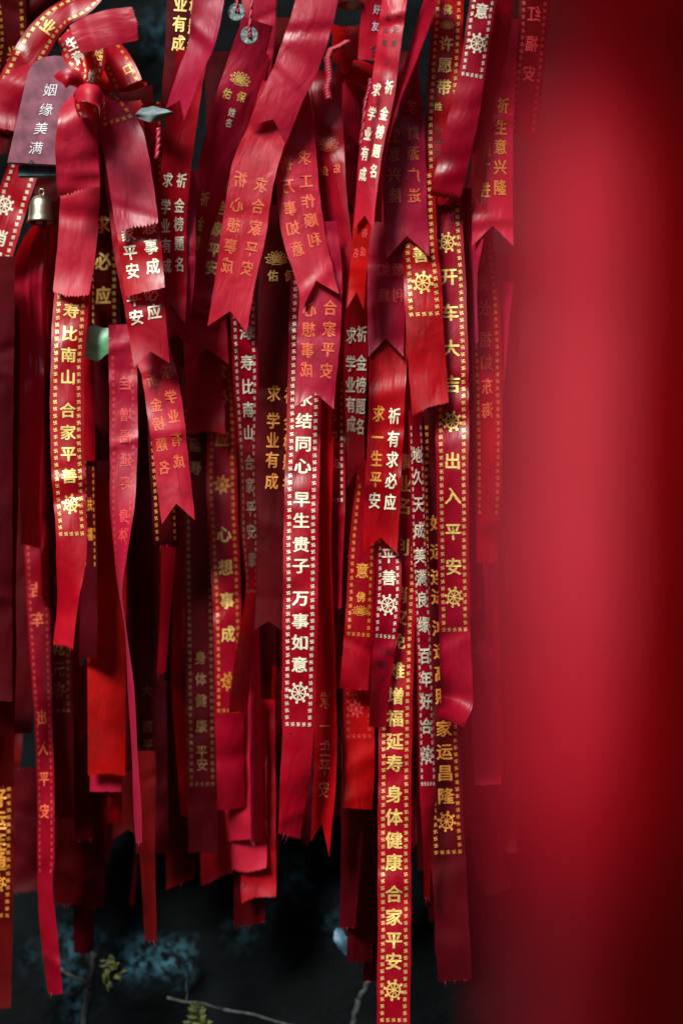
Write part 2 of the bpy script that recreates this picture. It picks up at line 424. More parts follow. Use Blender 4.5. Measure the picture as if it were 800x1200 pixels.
    if frayed:
        ls = []
        for _ in range(rr.randint(2, 5)):
            u = rr.uniform(-.48, .48); p0 = pos(u, s_end(u)-1) - org; l_ = rr.uniform(3, 11)*S; dx, dy = rr.uniform(-.5, .5), rr.uniform(-.5, .5)
            ls.append(([p0, p0 + Vector((dx*l_*.4, dy*l_*.5, -l_*.5)), p0 + Vector((dx*l_*1.3 + rr.uniform(-.002, .002), dy*l_, -l_*.95))], .00022, .5))
        tubes('frayed_thread', ls, M['cord'], o, 3)
    o_r = Rib(); o_r.o = o; o_r.pos = pos; o_r.s_of = s_of; o_r.L = Ltot
    return o_r
def col(y0, n, dy): return [y0 + i*dy for i in range(n)]

# ---------------------------------------------------------------- the setting: rock face, forest floor, added sky-blocking overhang, side rock and bank
def rock_sheet(name, fn, nu, nv, m, lit_mask=None):
    V, F, A = [], [], []
    for j in range(nv+1):
        for i in range(nu+1):
            v = fn(i/nu, j/nv); V.append(v); A.append(lit_mask(v) if lit_mask else 0)
    for j in range(nv):
        for i in range(nu):
            a = j*(nu+1)+i; F.append((a, a+1, a+nu+2, a+nu+1))
    o = mesh(name, V, F, m); o['kind'] = 'structure'
    at_ = o.data.attributes.new('lit_facets', 'FLOAT', 'POINT')
    for i, a in enumerate(A): at_.data[i].value = a
    return o
def frac(v, s, o=5): return noise.fractal(Vector(v)*s, .9, 2.1, o)
LIT_BLOBS = [(90, 1105, 24, 1.0), (80, 1150, 16, .7), (160, 1125, 24, .9), (205, 1125, 20, 1), (222, 1150, 10, .6), (185, 1015, 8, .7), (285, 1082, 26, .5),
        (190, 40, 34, .5), (370, 1010, 34, .28), (350, 1035, 30, .25), (390, 1080, 18, .4), (90, 1185, 20, .6), (330, 1130, 70, .10), (60, 1060, 40, .05), (480, 1150, 40, .08), (40, 1120, 20, .3)]  # soft blobs of blue light painted onto the rock
RD = 0.34
def lit_mask(v):
    k = (D + v.y)/D
    px, py = v.x/S/k + 400, 600 - (v.z-ZC)/S/k
    return max(0, min(1, sum(a*math.exp(-((px-x)**2+(py-y)**2)/(r*r)) for x, y, r, a in LIT_BLOBS)*1.3 - .2))
def wall(u, v):
    x = -2.6 + 5.2*u; z = -.1 + 4.1*v
    y = RD + .10*frac((x, 3, z), 1.6) + .035*frac((x, 9, z), 7) + .05*(abs(noise.noise(Vector((x*7, 4, z*7))))-.25) - .22*max(0, 1.2-z)
    if z > 2.35: y -= (z-2.35)**1.25*.42  # overhang above the view, added to block sky light from overhead
    return Vector((x, y, z))
rock_sheet('rock_face_sky_block', wall, 260, 205, M['rock'], lit_mask)
def side(u, v):
    z = -.1 + 4.6*v; y = .9 - 3.4*u
    return Vector((1.30 - .30*v + .14*frac((y, 7, z), 1.5) + .04*frac((y, 2, z), 6), y, z))
rock_sheet('rock_face_sky_block', side, 90, 90, M['rock'])  # unseen side rock, added to block the sky from the right
def ground(u, v):
    x = -60+120*u; y = -60+120*v
    if abs(u-.5) < .5: x = 60*(2*u-1)**3; 
    y = 60*(2*v-1)**3
    r = math.hypot(x, y)
    return Vector((x, y, .04*frac((x, y, 0), 1.3) + (min(6.2, max(0, r-2.9)*1.1) if y < 1.5 else 0)*(1 + .25*frac((x, y, 5), .5))))  # unseen bank round the camera side, raised to block the low sky
rock_sheet('ground', ground, 140, 140, M['soil'])

# ---------------------------------------------------------------- ribbons, front to back
# near blurred ribbon by the lens
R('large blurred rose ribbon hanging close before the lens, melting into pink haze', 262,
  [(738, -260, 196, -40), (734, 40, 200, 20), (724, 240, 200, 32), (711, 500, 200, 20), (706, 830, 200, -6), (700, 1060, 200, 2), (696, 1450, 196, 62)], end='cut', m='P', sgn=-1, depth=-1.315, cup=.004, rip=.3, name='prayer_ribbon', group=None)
R('large blurred dark red ribbon filling the side of the frame nearest the lens', 290,
  [(768, -260, 150, -26), (764, 60, 150, 16), (752, 500, 150, 8), (736, 850, 150, 0), (726, 1080, 150, 2), (720, 1450, 150, 40)], end='cut', m='N', sgn=1, depth=-1.345, cup=.005, rip=.3, name='prayer_ribbon', group=None)
R('darkest blurred ribbon, brownish and turned away at the frame edge by the lens', 300,
  [(868, -260, 150, 0), (866, 300, 150, 0), (856, 700, 150, 0), (838, 1100, 150, 0), (830, 1450, 150, 0)], end='cut', m='D', sgn=1, depth=-1.352, cup=.003, rip=.3, name='prayer_ribbon', group=None)
zbuf.clear()

# --- knots at the upper corner
R('short rose ribbon tail tied crosswise above the knotted ribbons', 42, [(88, 46, 36, 4), (108, 38, 42, 0), (135, 31, 42, -2), (159, 27, 40, 2)], end='zig', m='B', rip=.6)
R('crushed rose band wrapped tight round the knot beside the purple plaque', 26, [(89, 116, 12, 4), (96, 109, 20, -6), (106, 108, 22, -10), (114, 114, 20, -6), (119, 122, 10, 4)], end='cut', m='B', cup=.003, depth=-.056, name='ribbon_knot', cat='knot', group=None)
R('small crushed red ribbon end poking out above the knot', 24, [(96, 100, 10, 4), (88, 92, 18, -4), (78, 90, 22, -8), (70, 96, 20, 0)], end='zig', m='F', cup=-.003, depth=-.046, name='ribbon_end', group=None)
knot = R('printed ribbon twisted into a tight knot beside the purple plaque', 30, [(103, 66, 20, 4), (106, 84, 15, 0), (103, 100, 17, -4), (100, 118, 26, 0), (104, 136, 20, 4)], end='cut', m='F', cup=.006,
  texts=[(.1, '姓生', [88, 112], 15, 'white')], border=(66, 130, False, 'gold'))
R('plain rose ribbon tail falling from the knot in front of the plaque', 52, [(98, 104, 18, 2), (92, 140, 46, -3), (90, 172, 54, 0), (92, 224, 50, 2)], end='zig', m='B', slant=-.18, sgn=-1)
R('wide rose ribbon tail slanting down from the knot, printed at its start', 58, [(122, 112, 20, 0), (134, 130, 36, -2), (146, 170, 50, 0), (153, 210, 52), (161, 266, 50)], end='zig', m='B', slant=-.12, rip=.8,
  texts=[], border=(114, 140, True, 'orange'))
R('printed ribbon with large pale characters leaning into the knot', 34, [(74, 40, 20, 6), (84, 50, 30, 2), (92, 66, 34, 0), (104, 84, 16, 2)], end='cut', m='B',
  texts=[(0, '生意', [50, 66], 17, 'white')], border=(30, 82, False, 'gold'))
R('printed ribbon folded over itself under the crosswise rose tail', 40, [(112, 30, 14), (112, 48, 24), (108, 72, 28, 3), (104, 92, 24, 6)], end='cut', m='F', sgn=-1,
  texts=[(.22, '姓', [62], 14, 'gold')], border=(32, 88, False, 'gold'))
R('dark printed ribbon strand fanning out beneath the crosswise rose tail', 40, [(116, 34, 12, 4), (128, 56, 26, 4), (142, 82, 36, 4), (150, 100, 36, 4)], end='cut', m='F',
  texts=[(.2, '口', [84], 12, 'orange')], border=(36, 96, False, 'orange'))
R('red ribbon fold running flat behind the knot', 26, [(108, 84, 12), (128, 94, 24), (150, 98, 20), (172, 98, 6)], end='cut', m='R', cup=.008)
# plaque position is reserved here
PD = max([zbuf[q] for q in zbuf if 0 <= q[0] <= 12 and 6 <= q[1] <= 24] + [FRONT]) + .006
for qx in range(1, 12):
    for qy in range(9, 26): zbuf[(qx, qy)] = max(zbuf.get((qx, qy), -9), PD + .008)
R('red ribbon draped over the top of the purple plaque', 44, [(108, 62, 8, 0), (88, 66, 12, -2), (62, 72, 14, -3), (36, 84, 22, -2), (14, 108, 36, 0), (2, 150, 40, 4)], end='cut', m='F', sgn=-1, cup=.002)
R('gold bordered ribbon arching from the knots above the plaque', 38, [(118, -14, 22, 0), (96, 4, 28, -4), (70, 18, 30, -4), (48, 42, 36, 0), (28, 76, 38, 2), (10, 112, 38, 6), (-6, 150, 36, 6)], end='cut', m='F', sgn=-1, cup=.003,
  texts=[(0, '业兴', [30, 92], 19, 'gold')], border=(-8, 140, False, 'gold'))

R('rose ribbon with a small burnt hole and a pinked lower edge', 46, [(95, 180, 46), (94, 230, 46), (90, 290, 46), (83, 345, 42)], m='B', rip=.7)
L1 = R('bright bordered ribbon 寿比南山 合家平善 ending in a glowing rose tail', 42,
  [(88, 300, 40), (83, 360, 41), (79, 430, 40), (79, 520, 40), (82, 590, 38), (84, 640, 36, -5), (80, 700, 30), (74, 757, 26)], m='F', slant=.1,
  texts=[(.02, '寿比南山合家平善', [363.5, 390, 415, 441, 480, 506, 531, 557], 20, 'gold', 18.5)], emb=[('wheel', .03, 590, 23, 'gold')], border=(348, 625, True, 'gold'), sgn=-1)
R('wide ribbon 心想事成 whose pale print is cut by the slanting rose tail', 56, [(140, 120, 50), (150, 200, 52), (162, 270, 50), (170, 342, 48)], end='cut', m='F', rip=.8, slant=-.1,
  texts=[(.25, '心想事成', [246, 267, 290, 313], 19, 'white'), (-.25, '合家平安', [250, 272, 294, 316], 19, 'white')])
R('swallow tailed ribbon showing only the pale characters 安应 below another ribbon', 52, [(146, 200, 48), (158, 290, 50), (168, 350, 48), (174, 395, 44), (178, 428, 42)], end='v', m='F', rip=.8,
  texts=[(.22, '必应', [345, 366], 19, 'white'), (-.24, '平安', [348, 370], 19, 'white')])
R('rose ribbon with swallow tail hanging beside the gap at the top', 44, [(248, -30, 38), (244, 0, 36), (236, 50, 28), (224, 80, 24), (205, 134, 26)], end='v', m='B', slant=.15, sgn=-1, notch=18)
R('rose swallow tailed ribbon 金榜题名 in two short pale columns', 44, [(226, 60, 36), (216, 120, 36), (207, 190, 36), (202, 250, 36), (203, 310, 34), (199, 378, 36)], end='v', m='F', sgn=1, notch=22,
  texts=[(.22, '祈金榜题名', [210, 240, 262, 285, 309], 15, 'white', 18), (-.24, '求学业有成', [211, 242, 264, 287, 311], 15, 'white', 18)])
R('dusky ribbon with its notched tip just below the 金榜题名 ribbon', 40, [(212, 200, 34), (212, 300, 34), (206, 404, 30)], end='v', m='B')
R('rose ribbon back with reversed print slanting to a long swallow tail', 44, [(160, 330, 40), (178, 410, 42), (187, 440, 42), (196, 500, 42), (203, 560, 40), (209, 612, 40)], end='v', m='B', notch=22, rip=.9,
  texts=[(.22, '求学业有成', [437, 466, 489, 515, 541], 15, 'ghost', 17), (-.22, '祈金榜题名', [443, 473, 495, 519, 546], 15, 'ghost', 17)])
TW = R('rose ribbon twisting into a thin red thread below its faint border', 36, [(142, 380, 30), (144, 430, 33), (145, 510, 33), (144, 570, 31), (142, 630, 22), (141, 690, 7), (148, 745, 5), (155, 830, 6), (163, 988, 5)], end='cut', m='B', sgn=-1, rip=.8,
  texts=[(.1, '佳增福延寿身体', [448, 485, 510, 538, 565, 603, 626], 17, 'faint')], border=(410, 700, False, 'faint'))
LEAF_D = TW.pos(-.5, TW.s_of(405)).y + .004
for qx in range(12, 17):
    for qy in range(47, 53): zbuf[(qx, qy)] = max(zbuf.get((qx, qy), -9), LEAF_D + .012)
R('narrow dark bordered strip peeking out beside the reversed print ribbon', 36, [(186, 400, 32), (190, 500, 34), (195, 640, 30)], m='D', border=(400, 630, False, 'orange'))
R('long plain rose ribbon slanting across and ending in a sharp swallow tail', 50, [(376, -60, 50), (371, 0, 50), (350, 70, 50), (330, 115, 48), (313, 158, 48)], end='v', m='B', slant=.1, notch=20, rip=.5)
R('rose ribbon 合家平安 seen from behind with reversed print at the middle', 52, [(330, 100, 46), (315, 150, 48), (297, 200, 52), (286, 270, 52), (277, 320, 48), (266, 386, 46)], end='v', m='B', notch=22, rip=.7,
  texts=[(.24, '求合家平安', [214, 240, 264, 289, 312], 16, 'ghost', 19), (-.24, '祈心想事成', [212, 241, 265, 290, 313], 16, 'ghost', 19)])
R('bordered ribbon 寿比南山 with white print turning edge-on lower down', 42, [(284, 320, 30), (286, 390, 32), (288, 450, 30), (290, 540, 22), (292, 620, 17), (294, 690, 11), (287, 760, 18), (278, 836, 22)], m='F', sgn=1, rip=.6, slant=.1,
  texts=[(.06, '海寿比南山合家平安康', [388, 424, 452, 479, 506, 541, 568, 595, 622, 655], 21, 'white', 19)], border=(345, 692, True, 'white'))
R('dusty rose ribbon with a pinked top edge, a hanging coin and a gold lotus', 50, [(303, 24, 34), (285, 80, 40), (268, 130, 40), (250, 200, 40), (234, 280, 24), (219, 352, 14)], end='cut', m='B', top='zig', sgn=1, rip=.7,
  texts=[(.22, '保', [110], 13, 'gold'), (-.2, '佑', [112], 13, 'gold'), (.1, '姓名', [130, 142], 11, 'white'), (-.1, '祈金榜', [233, 262, 284], 15, 'gold', 18)], emb=[('lotus', .02, 90, 32, 'gold')])
R('rose ribbon 合家平安 with pale reversed characters tucked under two neighbours', 54, [(296, 60, 40), (278, 150, 46), (258, 210, 54), (246, 270, 54), (238, 330, 50), (230, 382, 48)], end='v', m='B',
  texts=[(.16, '求合家平安', [215, 242, 266, 291, 312], 16, 'gold', 18), (-.28, '祈心想事成', [219, 246, 270, 291, 313], 15, 'ghost', 18)])
R('pale swallow tailed ribbon end lying over a plain scarlet ribbon', 50, [(240, 300, 48), (240, 370, 50), (243, 428, 50)], end='v', m='B', notch=20, rip=.5)
R('plain scarlet ribbon with a straight pinked lower edge', 46, [(236, 330, 44), (237, 400, 44), (242, 507, 44)], m='R', rip=.5)
TOPR = R('tall bright ribbon 金榜题名 leaning at the top, with faint handwriting above', 38, [(470, -30, 30), (462, 0, 29), (449, 100, 28), (434, 180, 26), (426, 268, 22)], end='v', m='B', sgn=-1, notch=16, rip=.6,
  texts=[(.24, '祈金榜题名', [101, 131, 153, 175, 199], 13, 'white', 17), (-.24, '求学业有成', [105, 134, 157, 180, 204], 13, 'white', 17),
         (.2, '平安顺', [18, 33, 49], 9, 'ink'), (-.18, '身体健', [20, 35, 50], 9, 'ink'), (0, '王小', [72, 86], 8, 'ink')])
R('thin bright red swallow tail hanging under the tall leaning ribbon', 34, [(428, 220, 22), (422, 290, 22), (416, 362, 21)], end='v', m='R', sgn=-1, notch=20,
  texts=[(.2, '有成', [272, 294], 12, 'faint'), (-.2, '名', [296], 12, 'faint')])
R('narrow ribbon 学业有成 with crowded white print, turned half aside', 46, [(418, 330, 24), (417, 390, 27), (416, 450, 27), (416, 500, 25), (417, 572, 21)], end='v', m='F', sgn=1, notch=20, rip=.5,
  texts=[(-.22, '求学业有成', [392, 425, 450, 473, 496], 21, 'white', 20), (.24, '祈金榜题名', [390, 424, 450, 475, 499], 21, 'white', 20)])
R('rose swallow tailed ribbon 工作顺利 with reversed columns', 50, [(352, 90, 20), (348, 140, 40), (347, 200, 52), (355, 270, 50), (368, 320, 46), (376, 352, 44)], end='v', m='B', notch=24, slant=-.1, rip=.8,
  texts=[(.22, '求工作顺利', [184, 212, 236, 259, 283], 16, 'ghost', 18), (-.22, '祈万事如意', [190, 216, 242, 265, 288], 16, 'ghost', 18)])
R('swallow tailed rose ribbon with reversed orange columns above a bordered ribbon', 52, [(372, 260, 46), (376, 330, 50), (373, 400, 50), (368, 478, 46)], end='v', m='B', notch=18, rip=.7,
  texts=[(.24, '合家平安', [359, 384, 408, 433], 17, 'ghost', 19), (-.24, '心想事成', [362, 386, 410, 433], 17, 'ghost', 19)])
R('red ribbon with a pinked top edge hung on a braided cord, faint lotus', 46, [(382, 82, 38), (381, 130, 40), (388, 200, 36), (396, 280, 34), (400, 345, 34)], end='v', m='F', top='zig', sgn=-1,
  texts=[(.22, '佑', [197], 12, 'ghost'), (-.22, '保', [199], 12, 'ghost')], emb=[('lotus', 0, 167, 32, 'ghost')])
R('red ribbon edge with one notched point beside the reversed orange columns', 40, [(392, 300, 34), (394, 380, 34), (392, 450, 32)], end='v', m='F')
LONG = R('longest central bordered ribbon 结同心 早生贵子 万事如意 with plain red tail', 42,
  [(360, 320, 40), (358, 400, 40), (356, 490, 40), (353, 600, 41), (352, 700, 41), (350, 811, 40), (348, 880, 36), (339, 980, 26)], m='F', slant=.1, rip=.6,
  texts=[(.0, '永结同心早生贵子万事如意', [466, 492, 519, 545, 584, 609, 637, 662, 700, 727, 752, 778], 21, 'white', 19)], emb=[('wheel', .0, 811, 25, 'white')], border=(330, 848, True, 'white'))
R('deep red bordered ribbon 心想事成 with two gold wheels', 42, [(256, 400, 32), (260, 500, 34), (260, 570, 36), (264, 660, 34), (267, 740, 34), (268, 830, 34), (271, 948, 32)], m='F', rip=.6, sgn=1,
  texts=[(.0, '求必应心想事成', [435, 464, 513, 625, 664, 703, 742], 21, 'gold', 20)], emb=[('wheel', 0, 567, 22, 'orange'), ('wheel', 0, 798, 22, 'orange')], border=(430, 832, True, 'orange'))
R('dark red ribbon 学业有成 under a gold lotus, swallow tailed', 50, [(322, 240, 40), (325, 300, 44), (324, 400, 44), (322, 520, 44), (318, 640, 46), (314, 744, 48)], end='v', m='D', rip=.6,
  texts=[(-.06, '求学业有成', [460, 492, 515, 538, 563], 18, 'orange', 20), (-.12, '佑', [322], 14, 'gold'), (.32, '保', [322], 14, 'gold'), (.4, '祈金榜题名', [462, 494, 517, 540, 565], 18, 'orange', 20)], emb=[('lotus', -.02, 300, 33, 'gold')])

# --- middle right
R('thin glossy red ribbon turned edge-on beside the tall leaning ribbon', 40, [(515, -30, 20), (500, 15, 17), (478, 80, 12), (460, 130, 8), (446, 190, 7), (443, 260, 9)], end='cut', m='F', sgn=-1, rip=.4)
R('wide rose swallow tailed ribbon 财源广进 with reversed print', 54, [(500, 20, 12), (482, 75, 24), (474, 115, 40), (473, 160, 50), (474, 230, 52), (478, 302, 51)], end='v', m='B', notch=26, rip=.8, sgn=-1,
  texts=[(.22, '求财源广进', [124, 155, 179, 205, 229], 16, 'ghost', 18), (-.22, '生意兴隆', [158, 180, 204, 228], 16, 'ghost', 18)])
R('ribbon with a last wheel inside a bordered end, broad plain red lower half', 36, [(576, -40, 31), (566, 0, 31), (553, 86, 31), (540, 150, 36), (521, 232, 36)], m='F', rip=.6, slant=.04,
  texts=[(.0, '意', [12], 19, 'white')], emb=[('wheel', 0, 50, 24, 'white')], border=(-30, 87, True, 'white'))
R('bordered ribbon 善 with a gold wheel and a straight scarlet lower half', 46, [(488, 200, 42), (491, 280, 42), (495, 330, 44), (498, 390, 44), (504, 478, 44)], m='F', rip=.5, slant=-.25,
  texts=[(0, '善', [297], 21, 'gold', 20)], emb=[('wheel', 0, 330, 26, 'gold')], border=(205, 367, True, 'gold'))
R('dusky rose swallow tail with dim reversed print behind brighter ribbons', 50, [(450, 190, 40), (452, 270, 44), (452, 350, 44), (452, 418, 42)], end='v', m='B', notch=22,
  texts=[(-.05, '如意', [315, 345], 17, 'faint'), (.35, '顺利', [315, 345], 17, 'faint')])
R('swallow tailed red ribbon 有求必应 一生平安 in two clear columns', 50, [(456, 360, 44), (454, 430, 44), (452, 500, 42), (448, 580, 41), (445, 648, 40)], end='v', m='F', notch=18, rip=.5,
  texts=[(.22, '祈有求必应', [486, 513, 537, 562, 587], 17, 'white', 20), (-.22, '求一', [484, 512], 17, 'orange', 20), (-.22, '生平', [537, 561], 17, 'orange', 20), (-.22, '安', [586], 17, 'white', 20)])  # orange characters hold that column's duller reflection in their colour
R('bordered ribbon 美满良缘 百年好合 turned narrow, with long thin red tail', 28, [(486, 480, 16), (489, 560, 17), (491, 640, 17), (494, 700, 18), (498, 790, 19), (499, 850, 19), (501, 915, 20), (501, 980, 12), (500, 1052, 6)], end='cut', m='F', sgn=1, rip=.4,
  texts=[(0, '地久天成美满良缘百年好合', [532, 558, 590, 620, 650, 676, 702, 731, 768, 795, 821, 850], 19, 'white', 20)], emb=[('wheel', 0, 884, 22, 'white')], border=(500, 918, True, 'white'))
R('bordered ribbon 许愿带 with an emblem at its top', 42, [(528, -40, 36), (525, 10, 36), (521, 80, 38), (518, 150, 40), (518, 240, 36)], m='F', rip=.5, sgn=-1,
  texts=[(-.02, '佛', [10], 13, 'gold'), (0, '许愿带', [50, 75, 101], 19, 'gold'), (-.14, '姓', [124], 10, 'gold'), (-.1, '小平安', [152, 166, 180], 12, 'ink')], emb=[('lotus', .0, 27, 20, 'gold')], border=(-30, 226, False, 'gold'))
CAR = R('bordered ribbon 开车大吉 出入平安 with three wheels and a folded pink end', 42,
  [(522, 190, 38), (523, 260, 38), (526, 340, 40), (529, 450, 40), (530, 560, 38), (531, 660, 37), (533, 760, 37), (535, 812, 38, 0), (535, 824, 38, -4), (527, 846, 34, -24)], m='F', rip=.5, slant=-.05,
  texts=[(0, '开车大吉出入平安', [323, 365, 407, 449, 539, 580, 622, 663], 22, 'gold', 21)], emb=[('wheel', 0, 283, 24, 'gold'), ('wheel', 0, 493, 24, 'gold'), ('wheel', 0, 699, 24, 'gold')], border=(205, 737, True, 'gold'))
R('crooked bordered ribbon 平善 with a white wheel and faint ink writing', 36, [(452, 560, 24), (453, 610, 28), (455, 650, 29), (455, 690, 30), (451, 745, 28), (446, 800, 24), (442, 852, 22)], m='F', rip=.5, sgn=1,
  texts=[(0, '平善', [650, 676], 21, 'white', 19), (-.12, '张福', [762, 778], 9, 'ink'), (.15, '平利', [764, 780], 9, 'ink'), (.05, '言', [794], 8, 'ink')], emb=[('wheel', 0, 708, 25, 'white')], border=(625, 745, True, 'white'))
R('narrow orange red bordered ribbon ending in 意 and a seated lotus', 38, [(434, 540, 24), (428, 600, 30), (424, 660, 32), (420, 740, 33), (414, 808, 34)], end='cut', m='R', rip=.5,
  texts=[(.02, '意', [668], 19, 'orange'), (.02, '佛', [699], 13, 'orange')], emb=[('lotus', .02, 714, 24, 'orange')], border=(570, 743, True, 'orange'))
R('longest bordered ribbon 增福延寿 身体健康 合家平安 reaching the picture bottom', 42,
  [(478, 420, 36), (474, 560, 38), (470, 660, 38), (466, 760, 38), (463, 868, 39), (462, 1000, 39), (462, 1100, 39), (461, 1160, 39), (461, 1240, 39)], m='F', rip=.5,
  texts=[(-.02, '事业名利消灾免难增福延寿身体健康合家平安', [540, 566, 592, 640, 696, 722, 750, 785, 815, 841, 868, 894, 930, 957, 984, 1010, 1047, 1074, 1101, 1126], 22, 'gold', 21)], emb=[('wheel', 0, 1160, 25, 'gold')], border=(430, 1195, True, 'gold'))
R('dim bordered ribbon 鸿运高照 家运昌隆 half hidden with bare maroon tail', 44, [(512, 480, 36), (512, 600, 36), (514, 700, 38), (518, 800, 38), (521, 900, 39), (523, 960, 40), (528, 1060, 40), (533, 1150, 40)], end='cut', m='D', rip=.5,
  texts=[(0, '好运连进鸿运高照家运昌隆', [612, 645, 675, 698, 735, 762, 788, 815, 853, 880, 905, 932], 22, 'orange', 20)], emb=[('wheel', 0, 962, 24, 'orange')], border=(500, 998, True, 'orange'))
R('red ribbon tail with notched point behind the plain broad red end', 40, [(590, -20, 26), (581, 60, 25), (569, 120, 22), (562, 180, 18), (557, 242, 13)], end='v', m='F', rip=.5)
R('rose ribbon 生意兴隆 with a swallow tail near the blur', 52, [(590, 20, 34), (584, 90, 40), (578, 160, 46), (577, 230, 48), (577, 288, 48)], end='v', m='B', notch=24, rip=.5,
  texts=[(.18, '祈生意兴隆', [122, 148, 171, 195, 219], 17, 'orange', 19), (-.22, '求财源广进', [125, 150, 175, 197, 222], 17, 'orange', 19)])
R('faint bordered ribbon high beside the blurred red ribbon', 44, [(628, -40, 36), (624, 40, 36), (618, 100, 36), (612, 160, 34)], m='D', border=(-30, 150, False, 'faint'), texts=[(0, '红福安', [15, 50, 85], 20, 'faint')])
R('folded sliver of ribbon curling out under the notched red tail', 36, [(553, 220, 26), (556, 270, 22), (556, 320, 10), (557, 400, 8)], end='cut', m='B', sgn=-1)
R('ribbon 寿绵长 福如东海 with dull orange print at the edge of the blur', 44, [(568, 260, 24), (564, 300, 26), (568, 360, 34), (571, 450, 34), (572, 560, 32), (570, 660, 26)], m='F', rip=.6,
  texts=[(-.02, '寿绵长福如东海', [303, 331, 360, 397, 424, 452, 480], 18, 'ghost', 20)], border=(285, 600, False, 'orange'))
R('slim rose ribbon strip hanging against the blur', 36, [(592, 330, 18), (584, 430, 15), (578, 560, 14), (570, 668, 10)], m='B', sgn=-1)
R('muted rose ribbon ending beside the folded pink end', 40, [(556, 480, 22), (556, 600, 24), (560, 749, 20)], m='B')
R('dim red ribbon lowest beside the blurred ribbon', 44, [(566, 640, 36), (568, 780, 36), (572, 920, 34)], end='cut', m='B')
R('dark ribbon tail hanging low against the blurred edge', 44, [(560, 800, 34), (572, 1000, 34), (584, 1046, 30)], end='cut', m='D')

# --- lower middle
R('red swallow tailed ribbon 一生平安 in faint red print', 42, [(380, 430, 20), (380, 560, 20), (380, 700, 20), (381, 800, 24), (381, 900, 26), (375, 996, 26)], end='v', m='R', notch=30, sgn=-1, rip=.5, slant=.4,
  texts=[(.0, '求一生平安', [820, 850, 876, 898, 924], 20, 'ghost', 21)])
R('bordered ribbon scrap with lotus and pale border corner, bright red tail', 42, [(392, 410, 26), (391, 480, 26), (391, 560, 26), (393, 640, 20), (393, 711, 16)], m='F', sgn=-1, rip=.5,
  texts=[(-.05, '吉安', [483, 512], 19, 'gold', 20)], emb=[('lotus', -.05, 541, 30, 'white')], border=(440, 585, True, 'white'))
R(mindepth=0.04, label='thin rose ribbon hanging between the white print and two columns', W=40, pts=[(416, 520, 12), (412, 580, 10), (408, 650, 6)], end='cut', m='B')
R(mindepth=0.03, label='red ribbon end with a worn white wheel mark', W=42, pts=[(420, 740, 34), (420, 820, 36), (421, 900, 36), (418, 948, 34)], end='cut', m='R', rip=.4,
  texts=[(-.1, '平', [818], 13, 'faint')], emb=[('wheel', -.08, 830, 20, 'faint')], border=(780, 862, True, 'faint'))
R(mindepth=0.07, label='dark red ribbon lit along its edge below the worn white mark', W=42, pts=[(414, 860, 26), (413, 960, 28), (407, 1088, 14)], end='cut', m='D', sgn=-1)
R(mindepth=0.09, label='maroon ribbon with a straight hem near the bottom rock', W=42, pts=[(424, 800, 28), (424, 950, 30), (421, 1128, 30)], end='cut', m='D')
R(mindepth=0.08, label='broad maroon ribbon behind the longest bordered ribbon', W=42, pts=[(438, 860, 24), (438, 1000, 24), (435, 1150, 20)], end='cut', m='D', border=(860, 1050, False, 'dark_print'))
R(mindepth=0.07, label='dim bordered ribbon 延寿 behind the scarlet pinked ribbon', W=42, pts=[(230, 430, 36), (232, 540, 36), (234, 700, 36), (236, 850, 36), (238, 1000, 34)], m='D', rip=.5,
  texts=[(-.1, '延寿', [520, 547], 18, 'dark_print'), (.0, '身体健康平安', [770, 795, 820, 850, 880, 895], 16, 'dark_print')], border=(480, 918, True, 'dark_print'))
R(mindepth=0.02, label='narrow red ribbon strip hung between dark gaps, cut short', W=34, pts=[(200, 560, 16), (196, 680, 16), (189, 788, 12)], m='R', sgn=-1, rip=.6)
R(mindepth=0.02, label='long red strip with a pinked foot beside the dark gap', W=36, pts=[(213, 590, 10), (209, 700, 12), (207, 800, 12), (214, 880, 14), (220, 957, 14)], m='R', sgn=1, rip=.6)
R(mindepth=0.03, label='second long red strip overlapping a pinked strip', W=36, pts=[(220, 590, 9), (216, 720, 12), (216, 820, 10), (223, 900, 11), (227, 952, 10)], end='cut', m='R', sgn=-1, rip=.6)
R(mindepth=0.09, label='pale rose ribbon strip with a bright sheen in the lower cluster', W=32, pts=[(296, 690, 14), (299, 800, 14), (300, 900, 14), (301, 987, 14)], m='B', rip=.4, slant=-.1)
R(mindepth=0.10, label='pale rose ribbon end with pinked hem, higher of the lower cluster', W=44, pts=[(285, 800, 40), (285, 900, 42), (285, 984, 42)], m='B', slant=-.12, rip=.4)
R(mindepth=0.11, label='rose ribbon end with pinked hem in the middle of the lower cluster', W=44, pts=[(291, 820, 40), (292, 920, 41), (292, 1020, 41)], m='B', slant=-.02, rip=.4)
R(mindepth=0.12, label='broad faded ribbon end beside the lower cluster, slanting hem', W=44, pts=[(250, 780, 36), (252, 900, 38), (254, 1030, 38)], m='F', slant=-.3, rip=.4)
R(mindepth=0.12, label='lowest rose ribbon end of the lower cluster with a slanting hem', W=44, pts=[(302, 820, 40), (302, 930, 42), (303, 1053, 41)], m='F', slant=-.2, rip=.4)
R(mindepth=0.13, label='red ribbon end with a ragged hem deep under the lower cluster', W=44, pts=[(292, 850, 36), (292, 960, 37), (292, 1084, 36)], m='D', slant=-.1, rip=.4)
R(mindepth=0.05, label='thin folded red ribbon edge next to the long central ribbon', W=36, pts=[(322, 780, 10), (318, 880, 8), (317, 920, 10), (322, 1000, 8)], end='cut', m='R')

